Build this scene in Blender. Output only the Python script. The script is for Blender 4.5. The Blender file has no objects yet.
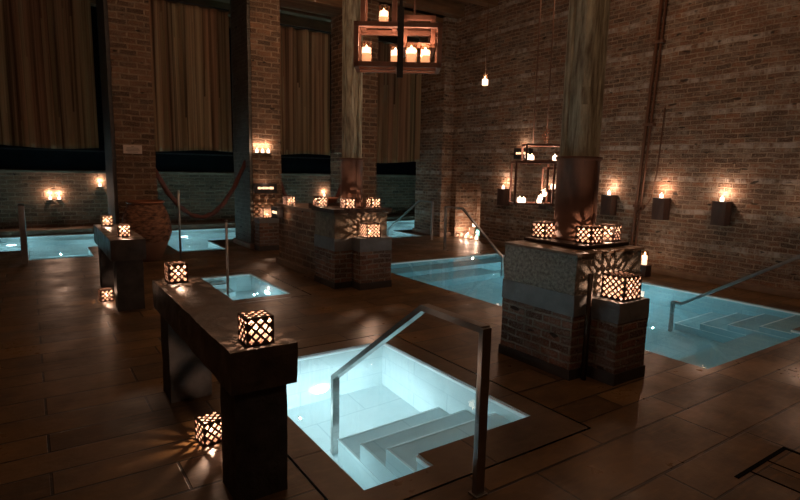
import bpy, bmesh, math, random
from mathutils import Vector, Matrix, noise
random.seed(7)
S = bpy.context.scene
COL = S.collection
PI = math.pi

# ------------------------------------------------------------------ materials
def newmat(name):
    m = bpy.data.materials.new(name); m.use_nodes = True
    nt = m.node_tree; nt.nodes.clear()
    out = nt.nodes.new('ShaderNodeOutputMaterial')
    b = nt.nodes.new('ShaderNodeBsdfPrincipled')
    nt.links.new(b.outputs[0], out.inputs[0])
    return m, nt, b, out

def N(nt, t, **k):
    n = nt.nodes.new(t)
    for a, v in k.items():
        if a.startswith('_'): setattr(n, a[1:], v)
        else:
            n.inputs[a].default_value = v
    return n

def L(nt, a, b): nt.links.new(a, b)

def mixc(nt, fac, a, b, mode='MIX'):
    n = nt.nodes.new('ShaderNodeMix'); n.data_type = 'RGBA'; n.blend_type = mode
    for idx, v in ((0, fac), (6, a), (7, b)):
        if hasattr(v, 'links') or isinstance(v, bpy.types.NodeSocket): L(nt, v, n.inputs[idx])
        else: n.inputs[idx].default_value = v if idx == 0 else (*v[:3], 1)
    return n.outputs[2]

def math_(nt, op, a, b=None, clamp=False):
    n = nt.nodes.new('ShaderNodeMath'); n.operation = op; n.use_clamp = clamp
    for i, v in enumerate((a, b)):
        if v is None: continue
        if isinstance(v, bpy.types.NodeSocket): L(nt, v, n.inputs[i])
        else: n.inputs[i].default_value = v
    return n.outputs[0]

def ramp(nt, src, p0, p1, v0=0, v1=1):
    n = nt.nodes.new('ShaderNodeMapRange'); n.clamp = True
    L(nt, src, n.inputs[0])
    for i, v in enumerate((p0, p1, v0, v1)): n.inputs[i+1].default_value = v
    return n.outputs[0]

def noise_(nt, vec, scale, detail=4, rough=.55):
    n = nt.nodes.new('ShaderNodeTexNoise')
    n.inputs['Scale'].default_value = scale; n.inputs['Detail'].default_value = detail; n.inputs['Roughness'].default_value = rough
    if vec is not None: L(nt, vec, n.inputs['Vector'])
    return n.outputs[0]

def scalev(nt, vec, s):
    n = nt.nodes.new('ShaderNodeMapping'); L(nt, vec, n.inputs[0]); n.inputs['Scale'].default_value = s
    return n.outputs[0]

def bump(nt, b, h, strength=.6, dist=.02):
    n = nt.nodes.new('ShaderNodeBump'); n.inputs['Strength'].default_value = strength; n.inputs['Distance'].default_value = dist
    L(nt, h, n.inputs['Height']); L(nt, n.outputs[0], b.inputs['Normal'])

def brick_mat(name, c1, c2, mortar, wash=(.42,.40,.36), wash_amt=.35, band=0.0, rough=.85, row=.0765, width=.212, msize=.011):
    m, nt, b, _ = newmat(name)
    uv = nt.nodes.new('ShaderNodeUVMap').outputs[0]
    # wobble the coordinate a little so that courses are hand laid
    nz = nt.nodes.new('ShaderNodeTexNoise'); nz.inputs['Scale'].default_value = 3.5; L(nt, uv, nz.inputs['Vector'])
    sub = nt.nodes.new('ShaderNodeVectorMath'); sub.operation = 'SUBTRACT'; L(nt, nz.outputs[1], sub.inputs[0]); sub.inputs[1].default_value = (.5,.5,.5)
    sc = nt.nodes.new('ShaderNodeVectorMath'); sc.operation = 'SCALE'; L(nt, sub.outputs[0], sc.inputs[0]); sc.inputs['Scale'].default_value = .05
    ad = nt.nodes.new('ShaderNodeVectorMath'); L(nt, uv, ad.inputs[0]); L(nt, sc.outputs[0], ad.inputs[1])
    v = ad.outputs[0]
    br = nt.nodes.new('ShaderNodeTexBrick')
    L(nt, v, br.inputs['Vector'])
    br.inputs['Color1'].default_value = (*c1, 1); br.inputs['Color2'].default_value = (*c2, 1); br.inputs['Mortar'].default_value = (*mortar, 1)
    br.inputs['Scale'].default_value = 1; br.inputs['Mortar Size'].default_value = msize; br.inputs['Mortar Smooth'].default_value = .35
    br.inputs['Bias'].default_value = -.1; br.inputs['Brick Width'].default_value = width; br.inputs['Row Height'].default_value = row
    n1 = noise_(nt, v, 9, 5, .65)
    n2 = noise_(nt, scalev(nt, uv, (.8, 2.2, 1)), 2.0, 4, .6)
    n3 = noise_(nt, v, 40, 3, .6)
    col = mixc(nt, ramp(nt, n1, .35, .7, 0, .55), br.outputs[0], (c1[0]*.35, c1[1]*.33, c1[2]*.33), 'MIX')
    w = math_(nt, 'MULTIPLY', ramp(nt, n2, .45, .72), ramp(nt, n1, .4, .62))
    w = math_(nt, 'MULTIPLY', w, wash_amt)
    col = mixc(nt, w, col, wash)
    if band:
        sp = nt.nodes.new('ShaderNodeSeparateXYZ'); L(nt, v, sp.inputs[0])
        fr = math_(nt, 'FRACT', math_(nt, 'DIVIDE', sp.outputs[1], row*7))
        bm = math_(nt, 'LESS_THAN', fr, 1/7)
        dots = noise_(nt, scalev(nt, uv, (5, 1.5, 1)), 1.0, 4, .7)
        bm = math_(nt, 'MULTIPLY', bm, ramp(nt, dots, .42, .58, 0, band))
        col = mixc(nt, bm, col, (.46,.41,.36))
    dirt = noise_(nt, scalev(nt, uv, (1.2, 1.6, 1)), 1.6, 6, .75)
    col = mixc(nt, ramp(nt, dirt, .42, .62, 0, .5), col, (.035,.026,.018))
    fine = noise_(nt, uv, 55, 3, .7)
    col = mixc(nt, ramp(nt, fine, .48, .66, 0, .5), col, (wash[0], wash[1], wash[2]))
    hole = ramp(nt, noise_(nt, scalev(nt, uv, (4.7, 13, 1)), 1.0, 1, .5), .70, .74)
    col = mixc(nt, math_(nt, 'MULTIPLY', hole, .8), col, (.012,.010,.008))
    L(nt, col, b.inputs['Base Color']); b.inputs['Roughness'].default_value = rough
    b.inputs['Specular IOR Level'].default_value = .3
    h = math_(nt, 'SUBTRACT', math_(nt, 'MULTIPLY', n1, .6), br.outputs['Fac'])
    h = math_(nt, 'ADD', h, math_(nt, 'MULTIPLY', n3, .4))
    h = math_(nt, 'SUBTRACT', h, hole)
    bump(nt, b, h, 1.0, .024)
    return m

def noise_mat(name, c1, c2, scale=6, rough=.6, metal=0, bmp=.3, bscale=30, spec=.5, stretch=(1,1,1), bdist=.01, rough2=None, coords='UV'):
    m, nt, b, _ = newmat(name)
    v = nt.nodes.new('ShaderNodeUVMap').outputs[0] if coords == 'UV' else nt.nodes.new('ShaderNodeTexCoord').outputs['Object']
    v = scalev(nt, v, stretch)
    n1 = noise_(nt, v, scale, 5, .6)
    L(nt, mixc(nt, ramp(nt, n1, .3, .7), c1, c2), b.inputs['Base Color'])
    b.inputs['Metallic'].default_value = metal; b.inputs['Specular IOR Level'].default_value = spec
    if rough2 is None: b.inputs['Roughness'].default_value = rough
    else: L(nt, ramp(nt, noise_(nt, v, scale*.6, 4), .35, .65, rough, rough2), b.inputs['Roughness'])
    if bmp: bump(nt, b, noise_(nt, v, bscale, 5, .65), bmp, bdist)
    return m

def emit_mat(name, c, s):
    m, nt, b, _ = newmat(name)
    b.inputs['Base Color'].default_value = (*c, 1); b.inputs['Emission Color'].default_value = (*c, 1); b.inputs['Emission Strength'].default_value = s
    return m

M = {}
M['brick_right'] = brick_mat('brick_right', (.235,.105,.052), (.040,.021,.012), (.35,.26,.18), wash=(.40,.34,.27), wash_amt=1.2, band=.85, row=.078, width=.22, msize=.013)
M['brick_back'] = brick_mat('brick_back', (.19,.100,.055), (.035,.022,.014), (.21,.155,.105), wash=(.26,.20,.14), wash_amt=.5, row=.10, width=.28, msize=.016)
M['brick_pillar'] = brick_mat('brick_pillar', (.25,.125,.066), (.032,.017,.011), (.36,.26,.17), wash=(.34,.26,.19), wash_amt=.6, row=.105, width=.30, msize=.017)
M['brick_pier'] = brick_mat('brick_pier', (.26,.11,.064), (.075,.036,.025), (.30,.26,.215), wash=(.28,.26,.22), wash_amt=.7, row=.073, width=.205, msize=.012)
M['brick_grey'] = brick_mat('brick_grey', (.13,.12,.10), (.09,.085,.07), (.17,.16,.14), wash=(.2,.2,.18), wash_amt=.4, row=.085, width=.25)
M['stucco'] = noise_mat('stucco', (.11,.10,.085), (.42,.385,.33), 34, .9, bmp=1, bscale=45, bdist=.02)
M['stucco_warm'] = noise_mat('stucco_warm', (.14,.11,.08), (.30,.24,.17), 12, .9, bmp=.9, bscale=40, bdist=.015)
M['slate_band'] = noise_mat('slate_band', (.13,.14,.145), (.20,.205,.21), 6, .7, bmp=.4, bscale=24)
M['stone_warm'] = noise_mat('stone_warm', (.13,.085,.055), (.22,.15,.10), 5, .6, bmp=.3)
M['dark_plinth'] = noise_mat('dark_plinth', (.02,.016,.013), (.04,.03,.025), 6, .55, bmp=.3)
M['bench_stone'] = noise_mat('bench_stone', (.045,.034,.028), (.11,.082,.062), 9, .28, bmp=.5, bscale=28, rough2=.5, spec=.55)
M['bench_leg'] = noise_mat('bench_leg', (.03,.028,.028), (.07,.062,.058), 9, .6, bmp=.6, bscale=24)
M['steel'] = noise_mat('steel', (.30,.29,.28), (.42,.41,.40), 8, .28, metal=1, bmp=.05, rough2=.4)
M['dark_metal'] = noise_mat('dark_metal', (.03,.018,.012), (.06,.035,.022), 14, .5, metal=.5, bmp=.2, coords='OBJ')
M['lantern_metal'] = noise_mat('lantern_metal', (.05,.026,.018), (.09,.048,.03), 14, .6, metal=.1, bmp=.1, coords='OBJ')
M['lantern_lining'] = noise_mat('lantern_lining', (.26,.18,.14), (.34,.24,.18), 14, .6, metal=0, bmp=0, coords='OBJ')
M['bronze'] = noise_mat('bronze', (.10,.050,.034), (.17,.085,.056), 3, .62, metal=0, bmp=.08, rough2=.72, spec=.3)
M['chandelier_iron'] = noise_mat('chandelier_iron', (.12,.05,.032), (.20,.085,.055), 10, .55, bmp=.1, coords='OBJ')
M['rust'] = noise_mat('rust', (.07,.030,.016), (.14,.062,.032), 14, .65, bmp=.3, stretch=(1,.3,1))
M['old_wood'] = noise_mat('old_wood', (.10,.065,.035), (.66,.64,.47), 9, .75, bmp=1, bscale=22, stretch=(2.2,.30,1), bdist=.02)
M['beam_wood'] = noise_mat('beam_wood', (.10,.055,.028), (.22,.125,.06), 6, .7, bmp=.4, stretch=(.3,1.5,1))
M['block_wood'] = noise_mat('block_wood', (.035,.018,.012), (.085,.04,.026), 8, .6, bmp=.5, stretch=(1.4,.3,1))
M['chandelier_wood'] = noise_mat('chandelier_wood', (.20,.085,.052), (.33,.14,.085), 8, .55, bmp=.3)
M['black_iron'] = noise_mat('black_iron', (.012,.010,.010), (.03,.025,.024), 8, .5, metal=.4, bmp=.1)
M['wax'] = None
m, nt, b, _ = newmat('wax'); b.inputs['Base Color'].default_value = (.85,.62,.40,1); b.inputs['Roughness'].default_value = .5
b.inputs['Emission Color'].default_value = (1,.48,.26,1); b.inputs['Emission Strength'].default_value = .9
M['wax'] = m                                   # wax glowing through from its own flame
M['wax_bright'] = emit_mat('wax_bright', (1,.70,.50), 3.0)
M['flame'] = emit_mat('flame', (1,.68,.40), 20)
M['cutout_glow'] = emit_mat('cutout_glow', (1,.62,.36), 2.2)
M['lamp_face'] = emit_mat('lamp_face', (.75,.97,1), 14)
M['sign_plate'] = noise_mat('sign_plate', (.62,.50,.42), (.70,.58,.49), 5, .5, bmp=.05)
M['sign_ink'] = noise_mat('sign_ink', (.20,.14,.11), (.24,.17,.13), 5, .6, bmp=0)
M['rope'] = noise_mat('rope', (.09,.028,.02), (.16,.055,.035), 30, .8, bmp=.5, bscale=60)
M['copper'] = noise_mat('copper', (.30,.12,.07), (.40,.18,.10), 6, .4, metal=.7, bmp=.1)
M['black_panel'] = noise_mat('black_panel', (.0015,.0015,.0018), (.004,.004,.005), 3, .9, bmp=.05, spec=.05)
M['teal_glass'] = noise_mat('teal_glass', (.05,.30,.34), (.10,.42,.46), 6, .15, bmp=0)
M['plaster'] = noise_mat('plaster', (.05,.035,.025), (.08,.055,.04), 4, .8, bmp=.2)

def pot_mat():
    m, nt, b, _ = newmat('terracotta_rope')
    tc = nt.nodes.new('ShaderNodeTexCoord').outputs['Object']
    sp = nt.nodes.new('ShaderNodeSeparateXYZ'); L(nt, tc, sp.inputs[0])
    nz = noise_(nt, scalev(nt, tc, (6, 6, 16)), 1.6, 4, .6)
    col = mixc(nt, ramp(nt, nz, .35, .65), (.055,.022,.012), (.34,.16,.085))
    low = math_(nt, 'LESS_THAN', sp.outputs[2], .36)
    plain = mixc(nt, nz, (.20,.11,.07), (.30,.17,.11))
    L(nt, mixc(nt, low, col, plain), b.inputs['Base Color'])
    wv = nt.nodes.new('ShaderNodeTexWave'); wv.wave_type = 'BANDS'; wv.bands_direction = 'Z'; wv.inputs['Scale'].default_value = 9
    wv.inputs['Distortion'].default_value = 2; L(nt, tc, wv.inputs[0])
    h = math_(nt, 'MULTIPLY', math_(nt, 'ADD', wv.outputs[1], nz), math_(nt, 'SUBTRACT', 1.0, low))
    bump(nt, b, h, .6, .015); b.inputs['Roughness'].default_value = .75
    return m
M['pot'] = pot_mat()

def curtain_mat():
    m, nt, b, out = newmat('curtain_cloth')
    uv = nt.nodes.new('ShaderNodeUVMap').outputs[0]
    n1 = noise_(nt, scalev(nt, uv, (1.3, .05, 1)), 1.0, 2, .5)
    n2 = noise_(nt, scalev(nt, uv, (14, .12, 1)), 1.0, 4, .6)
    col = mixc(nt, ramp(nt, n1, .4, .6), (.46,.28,.18), (.50,.43,.27))
    col = mixc(nt, ramp(nt, n2, .42, .66), col, (.09,.055,.034))
    L(nt, col, b.inputs['Base Color']); b.inputs['Roughness'].default_value = .85
    b.inputs['Specular IOR Level'].default_value = .2
    tr = nt.nodes.new('ShaderNodeBsdfTranslucent'); L(nt, col, tr.inputs[0]); mx = nt.nodes.new('ShaderNodeMixShader'); mx.inputs[0].default_value = .5
    L(nt, b.outputs[0], mx.inputs[1]); L(nt, tr.outputs[0], mx.inputs[2]); L(nt, mx.outputs[0], out.inputs[0])
    return m
M['curtain'] = curtain_mat()

def floor_mat(name, width, row, c1, c2, seam, off=.37):
    m, nt, b, _ = newmat(name)
    uv = nt.nodes.new('ShaderNodeUVMap').outputs[0]
    sp = nt.nodes.new('ShaderNodeSeparateXYZ'); L(nt, uv, sp.inputs[0])
    n1d = nt.nodes.new('ShaderNodeTexNoise'); n1d.noise_dimensions = '1D'; n1d.inputs['Scale'].default_value = 1.1; n1d.inputs['Detail'].default_value = 0; L(nt, sp.outputs[1], n1d.inputs['W'])
    cb = nt.nodes.new('ShaderNodeCombineXYZ'); L(nt, sp.outputs[0], cb.inputs[0]); L(nt, math_(nt, 'ADD', sp.outputs[1], math_(nt, 'MULTIPLY', n1d.outputs[0], .28)), cb.inputs[1])
    br = nt.nodes.new('ShaderNodeTexBrick'); L(nt, cb.outputs[0], br.inputs['Vector']); br.offset = off; br.squash = 1.45; br.squash_frequency = 3
    br.inputs['Color1'].default_value = (*c1, 1); br.inputs['Color2'].default_value = (*c2, 1); br.inputs['Mortar'].default_value = (*seam, 1)
    br.inputs['Scale'].default_value = 1; br.inputs['Mortar Size'].default_value = .009; br.inputs['Mortar Smooth'].default_value = .3
    br.inputs['Brick Width'].default_value = width; br.inputs['Row Height'].default_value = row; br.inputs['Bias'].default_value = -.1
    n1 = noise_(nt, uv, 1.4, 5, .6); n2 = noise_(nt, uv, 14, 5, .65); n3 = noise_(nt, scalev(nt, uv, (3, 12, 1)), 2, 4)
    col = mixc(nt, ramp(nt, n1, .35, .68, 0, .8), br.outputs[0], (c2[0]*.45, c2[1]*.42, c2[2]*.40))
    col = mixc(nt, ramp(nt, n3, .5, .75, 0, .35), col, (c1[0]*1.35, c1[1]*1.25, c1[2]*1.1))
    L(nt, col, b.inputs['Base Color'])
    L(nt, math_(nt, 'ADD', ramp(nt, n1, .35, .7, .20, .44), math_(nt, 'MULTIPLY', n2, .16)), b.inputs['Roughness'])
    b.inputs['Specular IOR Level'].default_value = .5
    h = math_(nt, 'SUBTRACT', math_(nt, 'MULTIPLY', n2, .35), math_(nt, 'MULTIPLY', br.outputs['Fac'], 1.4))
    bump(nt, b, h, .7, .009)
    return m
M['floor'] = floor_mat('floor_stone', 1.0, .30, (.190,.110,.044), (.062,.037,.016), (.010,.007,.005))
M['coping'] = floor_mat('coping_stone', .95, 3.0, (.150,.105,.065), (.115,.080,.050), (.03,.02,.015))

def tile_mat(name, c, c2):
    m, nt, b, _ = newmat(name)
    uv = nt.nodes.new('ShaderNodeUVMap').outputs[0]
    br = nt.nodes.new('ShaderNodeTexBrick'); L(nt, uv, br.inputs['Vector'])
    br.inputs['Color1'].default_value = (*c, 1); br.inputs['Color2'].default_value = (*c2, 1); br.inputs['Mortar'].default_value = (c[0]*.78, c[1]*.82, c[2]*.84, 1)
    br.inputs['Scale'].default_value = 1; br.inputs['Mortar Size'].default_value = .006; br.inputs['Brick Width'].default_value = 1.0; br.inputs['Row Height'].default_value = .42
    n1 = noise_(nt, uv, 3.5, 5, .65)
    L(nt, mixc(nt, ramp(nt, n1, .4, .75, 0, .4), br.outputs[0], (c[0]*.72, c[1]*.8, c[2]*.82)), b.inputs['Base Color'])
    b.inputs['Roughness'].default_value = .6; b.inputs['Specular IOR Level'].default_value = .1
    return m
M['tile_light'] = tile_mat('tile_light', (.66,.73,.74), (.63,.70,.71))
M['tile_teal'] = tile_mat('tile_teal', (.38,.56,.60), (.33,.50,.54))
M['nosing_highlight'] = tile_mat('nosing_highlight', (.95,.97,.97), (.93,.95,.95))  # near-white tile standing for lit step edges

def sss_mat():  # pale translucent strip material, made to show lit pool and step edges
    m, nt, b, _ = newmat('lit_edge_strip')
    b.inputs['Base Color'].default_value = (.88,.96,.97,1); b.inputs['Subsurface Weight'].default_value = 1
    b.inputs['Subsurface Radius'].default_value = (1,1,1); b.inputs['Subsurface Scale'].default_value = .02; b.inputs['Roughness'].default_value = .6
    return m
M['rim'] = sss_mat()

def water_mat():
    m, nt, b, out = newmat('water')
    nt.nodes.remove(b)
    g = nt.nodes.new('ShaderNodeBsdfGlass'); g.inputs['IOR'].default_value = 1.33; g.inputs['Roughness'].default_value = 0.0
    g.inputs['Color'].default_value = (.93,1,1,1)
    tc = nt.nodes.new('ShaderNodeTexCoord').outputs['Object']
    bp = nt.nodes.new('ShaderNodeBump'); bp.inputs['Strength'].default_value = .05; bp.inputs['Distance'].default_value = .02
    L(nt, noise_(nt, tc, 4, 2), bp.inputs['Height']); L(nt, bp.outputs[0], g.inputs['Normal'])
    L(nt, g.outputs[0], out.inputs[0])
    return m
M['water'] = water_mat()

def glass_mat():
    m, nt, b, out = newmat('clear_glass')
    nt.nodes.remove(b)
    mx = nt.nodes.new('ShaderNodeMixShader'); t = nt.nodes.new('ShaderNodeBsdfTransparent'); g = nt.nodes.new('ShaderNodeBsdfGlossy')
    g.inputs['Roughness'].default_value = .05; g.inputs['Color'].default_value = (1,.85,.7,1)
    t.inputs['Color'].default_value = (1,.96,.9,1)
    lw = nt.nodes.new('ShaderNodeLayerWeight'); lw.inputs[0].default_value = .25
    L(nt, lw.outputs[1], mx.inputs[0]); L(nt, t.outputs[0], mx.inputs[1]); L(nt, g.outputs[0], mx.inputs[2]); L(nt, mx.outputs[0], out.inputs[0])
    return m
M['glass'] = glass_mat()
def frosted_mat():
    m, nt, b, out = newmat('frosted_glass'); nt.nodes.remove(b)
    mx = nt.nodes.new('ShaderNodeMixShader'); t = nt.nodes.new('ShaderNodeBsdfTransparent'); g = nt.nodes.new('ShaderNodeBsdfTranslucent')
    g.inputs['Color'].default_value = (1,.80,.66,1); t.inputs['Color'].default_value = (1,.98,.95,1)
    mx.inputs[0].default_value = .05
    L(nt, t.outputs[0], mx.inputs[1]); L(nt, g.outputs[0], mx.inputs[2]); L(nt, mx.outputs[0], out.inputs[0])
    return m
M['frosted'] = frosted_mat()

# ------------------------------------------------------------------ mesh helper
class MB:
    def __init__(s): s.v = []; s.f = []; s.smooth = []
    def face(s, pts, smooth=False):
        n = len(s.v); s.v += [Vector(p) for p in pts]; s.f.append(tuple(range(n, n+len(pts)))); s.smooth.append(smooth); return s
    def add(s, vs, fs, smooth=False, mat=None):
        n = len(s.v); s.v += [(mat @ Vector(p)) if mat else Vector(p) for p in vs]
        for f in fs: s.f.append(tuple(n+i for i in f)); s.smooth.append(smooth)
        return s
    def box(s, x0, x1, y0, y1, z0, z1, bev=0, mat=None):
        bm = bmesh.new(); bmesh.ops.create_cube(bm, size=1)
        for v in bm.verts: v.co = Vector(((x0+x1)/2+v.co.x*(x1-x0), (y0+y1)/2+v.co.y*(y1-y0), (z0+z1)/2+v.co.z*(z1-z0)))
        if bev: bmesh.ops.bevel(bm, geom=bm.edges[:], offset=bev, segments=2, affect='EDGES', profile=.6)
        bm.verts.index_update()
        s.add([v.co.copy() for v in bm.verts], [[v.index for v in f.verts] for f in bm.faces], False, mat); bm.free(); return s
    def rough(s, x0, x1, y0, y1, z0, z1, cell=.08, amp=.008, freq=5):
        # a box cut into cells with uneven, worn faces and edges
        bm = bmesh.new(); nx, ny, nz = (max(1, round((b-a)/cell)) for a, b in ((x0,x1),(y0,y1),(z0,z1)))
        key = {}
        def V(i, j, k):
            if (i,j,k) not in key:
                p = Vector((x0+(x1-x0)*i/nx, y0+(y1-y0)*j/ny, z0+(z1-z0)*k/nz))
                d = noise.noise_vector(p*freq) * amp + noise.noise_vector(p*freq*4.1) * amp*.6
                if k == 0: d.z = 0
                e = sum((i in (0,nx), j in (0,ny), k in (0,nz)))
                c = Vector(((x0+x1)/2, (y0+y1)/2, p.z))
                if e >= 2: p += (c-p).normalized() * amp*.7
                key[(i,j,k)] = bm.verts.new(p+d)
            return key[(i,j,k)]
        for k in range(nz):
            for i in range(nx):
                bm.faces.new((V(i,0,k),V(i+1,0,k),V(i+1,0,k+1),V(i,0,k+1))); bm.faces.new((V(i+1,ny,k),V(i,ny,k),V(i,ny,k+1),V(i+1,ny,k+1)))
            for j in range(ny):
                bm.faces.new((V(0,j+1,k),V(0,j,k),V(0,j,k+1),V(0,j+1,k+1))); bm.faces.new((V(nx,j,k),V(nx,j+1,k),V(nx,j+1,k+1),V(nx,j,k+1)))
        for i in range(nx):
            for j in range(ny):
                bm.faces.new((V(i,j,nz),V(i+1,j,nz),V(i+1,j+1,nz),V(i,j+1,nz))); bm.faces.new((V(i,j+1,0),V(i+1,j+1,0),V(i+1,j,0),V(i,j,0)))
        bm.verts.index_update()
        s.add([v.co.copy() for v in bm.verts], [[v.index for v in f.verts] for f in bm.faces]); bm.free(); return s
    def lathe(s, prof, cx=0, cy=0, seg=32, smooth=True):
        vs = []; fs = []
        for r, z in prof:
            for k in range(seg): a = 2*PI*k/seg; vs.append((cx+r*math.cos(a), cy+r*math.sin(a), z))
        for i in range(len(prof)-1):
            for k in range(seg): k2 = (k+1) % seg; fs.append((i*seg+k, i*seg+k2, (i+1)*seg+k2, (i+1)*seg+k))
        if prof[0][0] > 1e-4: fs.append(tuple(reversed(range(seg))))
        if prof[-1][0] > 1e-4: fs.append(tuple(range((len(prof)-1)*seg, len(prof)*seg)))
        return s.add(vs, fs, smooth)
    def tube(s, pts, r, seg=10, twist=0, rf=None):
        pts = [Vector(p) for p in pts]; vs = []; fs = []
        up = Vector((0,0,1))
        for i, p in enumerate(pts):
            t = (pts[min(i+1, len(pts)-1)]-pts[max(i-1, 0)]).normalized()
            a = t.cross(up); a = a.normalized() if a.length > .05 else t.cross(Vector((0,1,0))).normalized(); b2 = a.cross(t).normalized()
            for k in range(seg):
                an = 2*PI*k/seg; rr = r if rf is None else rf(i, k)
                vs.append(p + a*math.cos(an)*rr + b2*math.sin(an)*rr)
        for i in range(len(pts)-1):
            for k in range(seg): k2 = (k+1) % seg; fs.append((i*seg+k, i*seg+k2, (i+1)*seg+k2, (i+1)*seg+k))
        fs.append(tuple(range(seg))); fs.append(tuple(reversed(range((len(pts)-1)*seg, len(pts)*seg))))
        return s.add(vs, fs, True)
    def bar(s, pts, n, w, t):
        # flat bar along pts in the plane with normal n; w across the plane, t in the plane; mitred
        pts = [Vector(p) for p in pts]; n = Vector(n).normalized(); vs = []; fs = []
        for i, p in enumerate(pts):
            d1 = (pts[i]-pts[i-1]).normalized() if i else (pts[1]-pts[0]).normalized()
            d2 = (pts[i+1]-pts[i]).normalized() if i < len(pts)-1 else d1
            m1 = n.cross(d1); m2 = n.cross(d2); mm = (m1+m2).normalized(); k = 1/max(.4, mm.dot(m1))
            for a, b2 in ((-1,-1),(1,-1),(1,1),(-1,1)): vs.append(p + n*(a*w/2) + mm*(b2*t/2*k))
        for i in range(len(pts)-1):
            for k in range(4): k2 = (k+1) % 4; fs.append((i*4+k, i*4+k2, (i+1)*4+k2, (i+1)*4+k))
        fs.append((3,2,1,0)); e = (len(pts)-1)*4; fs.append((e,e+1,e+2,e+3))
        return s.add(vs, fs)
    def build(s, name, mat, parent=None, origin=None, **props):
        me = bpy.data.meshes.new(name)
        o = bpy.data.objects.new(name, me)
        off = Vector((0,0,0))
        if parent is not None: off = wloc(parent)
        elif origin is not None: off = Vector(origin)
        me.from_pydata([v-off for v in s.v], [], s.f); me.update()
        uvl = me.uv_layers.new(name='UVMap')
        for p in me.polygons:
            p.use_smooth = s.smooth[p.index]; nn = p.normal; ax = max(range(3), key=lambda i: abs(nn[i]))
            for li in p.loop_indices:
                c = me.vertices[me.loops[li].vertex_index].co + off
                uvl.data[li].uv = (c.y, c.z) if ax == 0 else (c.x, c.z) if ax == 1 else (c.x, c.y)
        bm = bmesh.new(); bm.from_mesh(me); bmesh.ops.recalc_face_normals(bm, faces=bm.faces) if props.pop('recalc', True) else None; bm.to_mesh(me); bm.free()
        me.materials.append(mat)
        COL.objects.link(o)
        if parent is not None: o.parent = parent
        else: o.location = off
        for k, v in props.items(): o[k] = v
        return o

def wloc(o):
    l = Vector(o.location)
    while o.parent: o = o.parent; l += Vector(o.location)
    return l

def thing(name, label, cat, loc, group=None):
    o = bpy.data.objects.new(name, None); COL.objects.link(o); o.location = loc; o.empty_display_size = .1
    o['label'] = label; o['category'] = cat
    if group: o['group'] = group
    return o

def copy_tree(o, parent=None):
    c = o.copy(); COL.objects.link(c)
    if parent is not None: c.parent = parent
    for ch in list(o.children): copy_tree(ch, c)
    return c

def lamp(name, loc, power, color=(1,.62,.43), radius=.02, parent=None, typ='POINT', **k):
    l = bpy.data.lights.new(name, typ); l.energy = power; l.color = color
    if typ in ('POINT','SPOT'): l.shadow_soft_size = radius
    for a, v in k.items(): setattr(l, a, v)
    o = bpy.data.objects.new(name, l); COL.objects.link(o)
    o.location = Vector(loc) - (wloc(parent) if parent else Vector((0,0,0)))
    if parent: o.parent = parent
    return o

WARM = (1,.62,.43)

# ------------------------------------------------------------------ room
CE = 5.55
RX, BY, LX, FY = 9.3, 16.2, -4.5, -3.5
near_pool = [(1.42,2.91,2.55,4.56),(1.42,1.90,2.39,2.56)]
near_cop = (1.20,3.13,2.19,4.78)
plunge = [(2.13,2.94,7.01,8.68)]
plunge_cop = (1.92,3.16,6.80,8.92)
right_pool = [(5.03,8.25,2.52,8.46),(5.03,7.25,2.36,2.53)]
back_pool = [(-3.6,12.0,13.04,15.45),(-.09,.95,11.65,13.05),(2.45,3.40,11.50,13.05),(5.05,5.95,11.6,13.05),(7.42,8.62,11.6,13.05)]

def cells(outer, holes, want_inside=False):
    xs = sorted({outer[0], outer[1], *[h[i] for h in holes for i in (0,1) if outer[0] < h[i] < outer[1]]})
    ys = sorted({outer[2], outer[3], *[h[i] for h in holes for i in (2,3) if outer[2] < h[i] < outer[3]]})
    res = []
    for x0, x1 in zip(xs, xs[1:]):
        for y0, y1 in zip(ys, ys[1:]):
            cx, cy = (x0+x1)/2, (y0+y1)/2
            ins = any(h[0] < cx < h[1] and h[2] < cy < h[3] for h in holes)
            if ins == want_inside: res.append((x0,x1,y0,y1))
    return res

mb = MB()
holes = [near_cop, plunge_cop, *right_pool, *back_pool]
for x0,x1,y0,y1 in cells((LX,12.6,FY,BY), holes): mb.face([(x0,y0,0),(x1,y0,0),(x1,y1,0),(x0,y1,0)])
mb.build('floor', M['floor'], kind='structure', recalc=False)

def wall(name, mat, quads): 
    mb = MB()
    for q in quads: mb.face(q)
    return mb.build(name, mat, kind='structure', recalc=False)
def yz(x, y0, y1, z0, z1, flip=False):
    q = [(x,y0,z0),(x,y1,z0),(x,y1,z1),(x,y0,z1)]; return q[::-1] if not flip else q
def xz(y, x0, x1, z0, z1, flip=False):
    q = [(x0,y,z0),(x1,y,z0),(x1,y,z1),(x0,y,z1)]; return q if not flip else q[::-1]
TOP = 5.85
NY0, NY1, NZ, ND = 10.15, 11.12, 1.42, .75    # niche
wall('wall_right', M['brick_right'], [yz(RX,FY,NY0,0,TOP), yz(RX,NY0,NY1,NZ,TOP), yz(RX,NY1,12.45,0,TOP),
     [(RX,NY0,.0),(RX+ND,NY0,.0),(RX+ND,NY0,NZ),(RX,NY0,NZ)], [(RX,NY1,0),(RX,NY1,NZ),(RX+ND,NY1,NZ),(RX+ND,NY1,0)],
     yz(RX+ND,NY0,NY1,0,NZ), [(RX,NY0,NZ),(RX+ND,NY0,NZ),(RX+ND,NY1,NZ),(RX,NY1,NZ)], [(RX,NY0,.002),(RX,NY1,.002),(RX+ND,NY1,.002),(RX+ND,NY0,.002)]])
wall('wall_back', M['brick_back'], [xz(BY,LX,12.6,0,TOP)])
MB().box(LX,12.6,BY-.02,BY+.1,1.56,TOP).build('window_dark_panel', M['black_panel'], kind='structure')  # black sheet: dark window band, carried up to darken the wall above
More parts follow.
